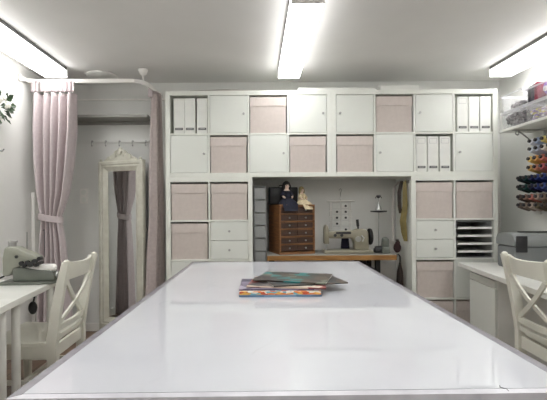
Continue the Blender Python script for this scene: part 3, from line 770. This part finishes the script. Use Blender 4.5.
# industrial sewing machine
t = thing('sewing_machine', 'beige industrial sewing machine on the wooden table in the niche', 'sewing machine', (.622, 3.62, ZS + .0005))
obj('bed', box(B(), -.01, .43, -.085, .085, 0, .030, .006), M['machine'], t, True)
b = B(); prism(b, [(.272, .03), (.268, .10), (.245, .135), (.05, .135), (.028, .14), (.028, .190), (.06, .198), (.26, .204), (.30, .222), (.370, .220), (.395, .195), (.402, .03)], -.05, .05, 'y', .014); obj('arm_and_column', b, M['machine'], t, True)
b = B(); prism(b, [(-.004, .085), (-.004, .235), (.010, .262), (.026, .256), (.038, .215), (.042, .085)], -.045, .04, 'y', .010); obj('head', b, M['machine'], t, True)
b = B(); cyl(b, (.02, 0, .03), (.02, 0, .11), .006, 10); box(b, .008, .034, -.02, .01, .031, .037); cyl(b, (.03, .02, .04), (.03, .02, .11), .005, 10); obj('needle_bar', b, M['steel'], t, True)
b = B(); lathe(b, [(.072, -.012), (.076, 0), (.072, .012), (.058, .012), (.052, .004), (.018, .004), (.016, .022), (0, .022)], seg=28); bmesh.ops.transform(b, matrix=Matrix.Translation((.420, 0, .148)) @ Matrix.Rotation(PI / 2, 4, 'Y'), verts=b.verts); obj('hand_wheel', b, M['iron'], t, True)
b = B(); cyl(b, (.315, 0, .212), (.310, 0, .245), .008); cyl(b, (.311, 0, .242), (.305, 0, .305), .013, 14); obj('tension_post', b, M['black'], t, True)
b = B(); [cyl(b, (x_, -.05, .165), (x_, -.062, .165), .014, 14) for x_ in (.09, .15)]; box(b, .10, .235, -.053, -.050, .176, .196); obj('name_plate_and_dials', b, M['dark'], t, True)
b = B(); tube(b, [(.33, -.05, .16), (.345, -.075, .14), (.33, -.08, .11)], .007); cyl(b, (.30, -.05, .13), (.30, -.058, .13), .026, 18); obj('stitch_lever', b, M['steel'], t, True)
t = thing('thread_cone', 'navy thread cone standing behind the sewing machine arm', 'thread cone', (.845, 3.755, ZS + .0005))
obj('thread', lathe(B(), [(.040, .0), (.042, .02), (.030, .17), (.012, .172)]), M['navy'], t, True); obj('tip', lathe(B(), [(.012, .170), (.010, .19), (.0, .191)]), M['paper'], t, True)
t = thing('bobbin_winder', 'small grey bobbin winder motor on the table right of the machine', 'bobbin winder', (1.165, 3.58, ZS + .0005))
b = B(); box(b, -.035, .035, -.05, .05, 0, .06, .01); prism(b, [(-.03, .055), (.034, .055), (.030, .13), (.012, .148), (-.02, .135)], -.035, .035, 'y', .010); obj('housing', b, M['basegrey'], t, True)
b = B(); cyl(b, (-.03, 0, .04), (-.085, 0, .035), .028, 18); cyl(b, (-.085, 0, .035), (-.10, 0, .035), .012); obj('winder_wheel', b, M['dark'], t, True)
t = thing('thread_stand', 'thin thread stand with a round tray on the sewing table', 'thread stand', (1.145, 3.69, ZS + .0005))
obj('base', lathe(B(), [(.05, 0), (.05, .010), (.012, .016), (.008, .03)]), M['dark'], t, True)
b = B(); cyl(b, (0, 0, .012), (0, 0, .52), .005, 10); obj('pole', b, M['steel'], t, True)
obj('tray', lathe(B(), [(.010, .366), (.072, .372), (.078, .380), (.074, .384), (.010, .378)], seg=28), M['dark'], t, True)
obj('thread_guide', lathe(B(), [(.030, .39), (.026, .41), (.012, .44), (.006, .47)]), M['steel'], t, True)
b = B(); tube(b, [(-.03, 0, .50), (-.015, 0, .525), (.015, 0, .528), (.03, 0, .50)], .004, 8); ball(b, (0, 0, .515), .016); obj('top_hook', b, M['dark'], t, True)

# wall hanging organiser with cards
t = thing('wall_organizer', 'white wire organiser with small cards hung on the niche wall', 'wall organiser', (.835, YB - .008, 0))
b = B()
tube(b, [(-.015, 0, 1.375), (0, -.01, 1.392), (.014, 0, 1.38), (0, 0, 1.345), (0, 0, 1.27)], .0035, 8); obj('hook', b, M['steel'], t, True)
b = B(); cyl(b, (-.128, 0, 1.268), (.138, 0, 1.268), .009, 10)
for zz in (1.17, 1.11, 1.05, .985): cyl(b, (-.115, 0, zz), (.115, 0, zz), .0055, 8)
for xx in (-.10, -.088, 0, .088, .10): cyl(b, (xx, 0, .965), (xx, 0, 1.268), .005, 8)
obj('wire_grid', b, M['rail'], t, True)
for r in range(5):
    for sx in (-1, 1):
        zc = 1.225 - r * .058
        cd = obj('card', box(B(), sx * .043 - .034, sx * .043 + .034, -.0075, -.0045, zc - .024, zc + .022), M['paper'], t)
        if (r + (sx > 0)) % 4 != 0: obj('bobbin', cyl(B(), (sx * .043 + .005, -.0075, zc - .004), (sx * .043 + .005, -.018, zc - .004), .011, 12), M['dark'], cd, True)

# straps and bag at the right side of the niche (hung from hooks on the shelf unit side)
SX = XLR - .002
t = thing('strap_hook', 'small steel hook rail inside the right edge of the niche', 'hook rail', (SX, 3.62, 1.435))
hb = B(); box(hb, -.010, -.0005, -.09, .12, -.012, .012, .003, 1); 
for yy in (-.06, .0, .06, .10): tube(hb, [(-.008, yy, 0), (-.035, yy, -.004), (-.042, yy, .012)], .004, 8)
obj('rail', hb, M['steel'], t, True)
b = B(); strip(b, [(1.342, 3.56, 1.447), (1.337, 3.545, 1.36), (1.336, 3.54, 1.22), (1.318, 3.545, 1.08), (1.33, 3.55, .98), (1.345, 3.555, .90)], [.024, .036, .045, .055, .050, .030], .006, (1, -.5, 0)); 
tag(obj('olive_belt', b, M['olive'], smooth=False), 'olive leather strap hanging in the right edge of the niche', 'strap', 'straps in the niche')
b = B(); strip(b, [(1.338, 3.62, 1.447), (1.306, 3.598, 1.34), (1.305, 3.59, 1.22), (1.315, 3.60, 1.15)], [.030, .036, .034, .025], .006, (1, -.3, 0))
tag(obj('brown_belt', b, M['darkleather']), 'short dark brown strap hanging left of the olive one', 'strap', 'straps in the niche')
b = B(); strip(b, [(1.338, 3.68, 1.447), (1.29, 3.665, 1.40), (1.268, 3.655, 1.3), (1.262, 3.65, 1.1), (1.27, 3.65, .90)], .018, .004, (1, -.3, 0))
tag(obj('grey_strap', b, M['greystrap']), 'pale grey strap holding the maroon pouch in the niche', 'strap', 'straps in the niche')
t = thing('pouch', 'small dark maroon pouch hanging at the end of the sewing table', 'pouch', (1.292, 3.62, .80))
b = B(); ball(b, (0, 0, .035), .040, .85, .7, 1.15); ball(b, (.004, 0, .078), .022, 1, .8, 1); obj('bag', b, M['maroon'], t, True)
b = B(); lathe(b, [(.012, .098), (.018, .104), (.012, .112)]); obj('drawstring', b, M['darkleather'], t, True)
t = thing('umbrella', 'furled dark umbrella leaning at the right end of the sewing table', 'umbrella', (1.305, 3.60, 0))
b = B(); tube(b, [(.0, .03, .03), (.004, .02, .2), (.006, .015, .45), (.006, .01, .62), (.004, .0, .70)], [.010, .026, .034, .026, .010]); obj('canopy', b, M['darkleather'], t, True)
obj('ferrule', cyl(B(), (0, .034, 0), (0, .03, .04), .004, 8), M['steel'], t)
b = B(); tube(b, [(.004, 0, .70), (.004, -.002, .755), (-.008, -.002, .775), (-.026, -.002, .772), (-.03, -.002, .755)], .007); obj('handle', b, M['black'], t, True)

# ------------------------------------------------------------------ right wall: shelf, bins, thread rack, case
ZSH = 1.87
t = thing('wall_shelf', 'white shelf high on the right wall carrying clear storage bins', 'wall shelf', (0, 0, 0))
obj('board', box(B(), 2.13, XR - .0005, 1.70, 3.46, ZSH - .022, ZSH, .002, 1), M['desk'], t)
for yb in (3.30, 2.1):
    b = B(); strip(b, [(2.15, yb, ZSH - .027), (XR - .004, yb, ZSH - .027)], .02, .006, (0, 1, 0)); strip(b, [(XR - .004, yb, ZSH - .026), (XR - .004, yb, ZSH - .24)], .02, .006, (0, 1, 0))
    tube(b, [(2.19, yb, ZSH - .03), (2.27, yb, ZSH - .09), (2.34, yb, ZSH - .16), (XR - .006, yb, ZSH - .225)], .006, 8)
    tube(b, [(2.19 + .022 * math.cos(a) * (1 - i / 22), yb, ZSH - .052 + .022 * math.sin(a) * (1 - i / 22)) for i, a in [(i, PI / 2 + i / 14 * 5.5) for i in range(15)]], .0055, 8)
    obj('bracket', b, M['steel'], t, True)
def sbin(label, y0, y1, z0, h, lid):
    t = thing('storage_bin', label, 'storage bin', (2.275, (y0 + y1) / 2, z0), 0, 'clear bins on the right shelf')
    L = (y1 - y0) / 2
    hh = h - (.012 if lid else 0)
    obj('bin_body', hollow(B(), -.132, .132, -L, L, 0, hh, .003, .008), M['bin'], t)
    rm = B()
    for a in ((-.138, -.130, -L - .006, L + .006), (.130, .138, -L - .006, L + .006), (-.130, .130, -L - .006, -L + .002), (-.130, .130, L - .002, L + .006)): box(rm, a[0], a[1], a[2], a[3], hh - .014, hh)
    obj('rim', rm, M['binlid'], t)
    if lid: obj('lid', box(B(), -.140, .140, -L - .008, L + .008, hh + .0003, h, .003, 1), M['binlid'], t)
    return t
def scraps(name, label, cat, y0, y1, z0, h, m, n, seed, r=.028):
    rn = random.Random(seed); b = B()
    for k in range(n):
        s_ = rn.uniform(.7, 1.25)
        z = z0 + .004 + r * .9 + rn.uniform(0, max(.001, h - 2 * r))
        c0 = (2.275 + rn.uniform(-.100, .090), rn.uniform(y0 + .036, y1 - .036), z)
        mt = Matrix.Translation(c0) @ Matrix.Rotation(rn.uniform(0, 3), 4, Vector((rn.random(), rn.random(), rn.random() + .1)).normalized())
        if k % 2: box(b, -r * s_, r * s_, -r * .6, r * .6, -r * .45, r * .45, .006, 1, mt)
        else:
            t_ = bmesh.new(); bmesh.ops.create_cone(t_, cap_ends=True, segments=12, radius1=r * .75, radius2=r * .75, depth=r * 1.5); merge(b, t_, mt)
    o = obj(name, b, m); tag(o, label, cat); o['kind'] = 'stuff'; return o
zA = ZSH + .0006
sbin('clear lidded bin full of dark bits at the far end of the right shelf', 3.165, 3.44, zA, .150, True)
scraps('zips', 'dark haberdashery filling the lower far clear bin', 'haberdashery', 3.165, 3.44, zA, .132, M['scrapsdark'], 260, 1, .023)
sbin('clear lidded bin of pale and yellow bits on the right shelf near picture edge', 2.83, 3.135, zA, .150, True)
scraps('notions', 'pale and yellow haberdashery filling the lower near clear bin', 'haberdashery', 2.83, 3.135, zA, .105, M['scrapslight'], 150, 2, .024)
sbin('open clear bin, mostly empty, stacked on the far lidded bin', 3.17, 3.435, zA + .1505, .140, False)
scraps('trimmings', 'few dark trimmings at the bottom of the upper far bin', 'haberdashery', 3.17, 3.435, zA + .1505, .06, M['scrapsdark'], 34, 4, .026)
sbin('open clear bin with purple bundle, stacked on the near lidded bin', 2.835, 3.13, zA + .1505, .115, False)
zD = zA + .1505 + .0035
for k, (y_, cc, lab, hh) in enumerate(((3.100, (58, 56, 62), 'dark grey folded cloth at the far end of the near upper bin', .125), (3.063, (92, 88, 96), 'mid grey folded cloth second in the near upper bin', .128), (3.026, (138, 52, 70), 'dark red folded cloth in the near upper bin', .135))):
    b = B()
    for j in range(3): box(b, -.09, .09, -.016 + j * .0108, -.0055 + j * .0108, 0, hh - .003 * j, .004, 2)
    o = obj('folded_cloth', b, mat('cloth_%d' % k, cc, rough=.9, bump=.2, bscale=120), loc=(2.238, y_, zD)); tag(o, lab, 'cloth', 'folded cloths in the near upper bin')
t = thing('yarn_bundle', 'big purple yarn ball in the near upper bin', 'yarn', (2.226, 2.935, zD))
b = B(); ball(b, (0, 0, .075), .062, 1.1, .95, 1.15, 24, 16)
for k in range(14):
    a = k * .45; ax_ = Vector((math.cos(a), math.sin(a), .5 * math.sin(2.3 * a))).normalized(); s1 = ax_.orthogonal().normalized(); s2 = ax_.cross(s1)
    tube(b, [Vector((0, 0, .075)) + (s1 * math.cos(u) + s2 * math.sin(u)) * .066 for u in [i / 24 * 2 * PI for i in range(25)]], .005, 6)
obj('yarn', b, mat('purple_yarn', (150, 118, 190), rough=.9, bump=.3, bscale=150), t, True)
b = B(); cyl(b, (-.066, 0, .06), (-.074, 0, .06), .02, 16); obj('paper_tag', b, M['paper'], t)

# thread rack: board with rails, and every spool a thing
t = thing('thread_rack', 'white thread rack with eight rows of pegs on the right wall', 'thread rack', (XR, 3.0, 0))
b = B(); box(b, -.014, -.0005, -.25, .40, 1.10, 1.14); box(b, -.014, -.0005, -.25, .40, 1.70, 1.74)
for yy in (-.2, .36): box(b, -.012, -.0005, yy - .015, yy + .015, 1.14, 1.70)
obj('rack_frame', b, M['desk'], t)
rows = [ # z, first Y, colours
    (1.703, 3.255, [((226, 228, 236), 'white'), ((170, 184, 214), 'pale blue'), ((224, 206, 130), 'pale yellow'), ((232, 224, 190), 'cream')], 'top'),
    (1.638, 3.255, [((214, 220, 232), 'white'), ((196, 206, 226), 'icy blue'), ((230, 226, 220), 'ivory'), ((226, 200, 120), 'straw')], 'second'),
    (1.560, 3.270, [((226, 194, 112), 'golden'), ((222, 168, 96), 'ochre'), ((206, 128, 112), 'salmon'), ((196, 96, 92), 'coral')], 'third'),
    (1.488, 3.270, [((214, 176, 104), 'mustard'), ((204, 140, 110), 'apricot'), ((198, 108, 110), 'rose'), ((176, 70, 76), 'red')], 'fourth'),
    (1.408, 3.40, [((28, 44, 46), 'dark green'), ((22, 62, 66), 'deep teal'), ((30, 40, 84), 'navy'), ((34, 54, 120), 'blue'), ((40, 60, 130), 'royal blue'), ((44, 64, 140), 'bright blue')], 'fifth'),
    (1.333, 3.40, [((30, 50, 44), 'bottle green'), ((24, 66, 64), 'petrol'), ((26, 34, 66), 'midnight blue'), ((44, 60, 120), 'cobalt'), ((70, 90, 150), 'steel blue'), ((60, 80, 150), 'ink blue')], 'sixth'),
    (1.248, 3.40, [((96, 82, 74), 'brown'), ((134, 106, 94), 'taupe'), ((186, 116, 106), 'dusky pink'), ((166, 146, 132), 'sand'), ((150, 130, 116), 'beige'), ((120, 100, 90), 'umber')], 'seventh'),
    (1.178, 3.40, [((110, 98, 90), 'grey-brown'), ((140, 124, 114), 'stone'), ((176, 160, 146), 'oatmeal'), ((96, 86, 66), 'khaki'), ((84, 74, 60), 'dark khaki'), ((130, 118, 104), 'putty')], 'bottom'),
]
TILT = R(14)
pegb = B()
core_m = mat('spool_core', (54, 52, 56), rough=.5)
for z, y0, cols, rn_ in rows:
    for k, (cc, cn) in enumerate(cols):
        y = y0 - k * .070
        cyl(pegb, (-.0135, y - 3.0, z), (-.055 - .0, y - 3.0, z + .055 * math.tan(TILT)), .004, 8)
        s = thing('thread_spool', '%s thread spool in the %s row of the wall thread rack' % (cn, rn_), 'thread spool', (XR - .058, y, z + .0145), 0, 'thread spools on the wall rack')
        s.rotation_euler = (0, -PI / 2 + TILT, 0)
        o = obj('thread', lathe(B(), [(.010, .0), (.030, .004), (.032, .012), (.025, .098), (.014, .102)], seg=18), mat('thread_%s_%d' % (rn_, k), cc, rough=.75, bump=.3, bscale=220), s, True)
        obj('spool_core', lathe(B(), [(.019, -.004), (.019, 0), (.0095, .0), (.0095, .101), (.0135, .103), (.0135, .118), (.006, .119)], seg=16), core_m, s, True)
obj('peg', pegb, M['steel'], t, True)

# grey case on the right desk
t = thing('tool_case', 'grey plastic case with black latch on the right desk', 'case', (2.13, 3.05, .7305), R(-3))
obj('case_body', box(B(), -.20, .235, -.12, .12, 0, .175, .018, 3), M['casebody'], t, True)
b = B(); prism(b, [(-.125, .178), (-.128, .225), (-.105, .262), (-.06, .275), (.06, .275), (.105, .262), (.128, .225), (.125, .178)], -.205, .24, 'x', .008); obj('lid', b, M['case'], t, True)
for lx in (-.198, .14): obj('latch', box(B(), lx, lx + .082, -.139, -.1285, .135, .258, .006), M['black'], t, True)
b = B(); box(b, -.10, .12, -.022, .022, .2752, .284, .004); obj('handle', b, M['black'], t, True)

# ------------------------------------------------------------------ camera, world, view
cam = bpy.data.cameras.new('camera'); co = bpy.data.objects.new('camera', cam); col.objects.link(co)
cam.sensor_width = 36; cam.lens = 395 / 547 * 36; cam.clip_start = .01
cam.shift_x = 17.5 / 547; cam.shift_y = 7 / 547
co.matrix_world = Matrix.Translation((0, 0, 1.216)) @ Matrix.Rotation(PI / 2, 4, 'X') @ Matrix.Rotation(-.0065, 4, 'Z')
scn.camera = co
w = bpy.data.worlds.new('world'); scn.world = w; w.use_nodes = True
w.node_tree.nodes['Background'].inputs['Color'].default_value = (.8, .85, .9, 1); w.node_tree.nodes['Background'].inputs['Strength'].default_value = .1
vs = scn.view_settings; vs.view_transform = 'Standard'; vs.look = 'None'; vs.exposure = 0.45; vs.gamma = 1.0; vs.use_curve_mapping = False
scn.cycles.max_bounces = 10; scn.cycles.diffuse_bounces = 6; scn.cycles.transparent_max_bounces = 12
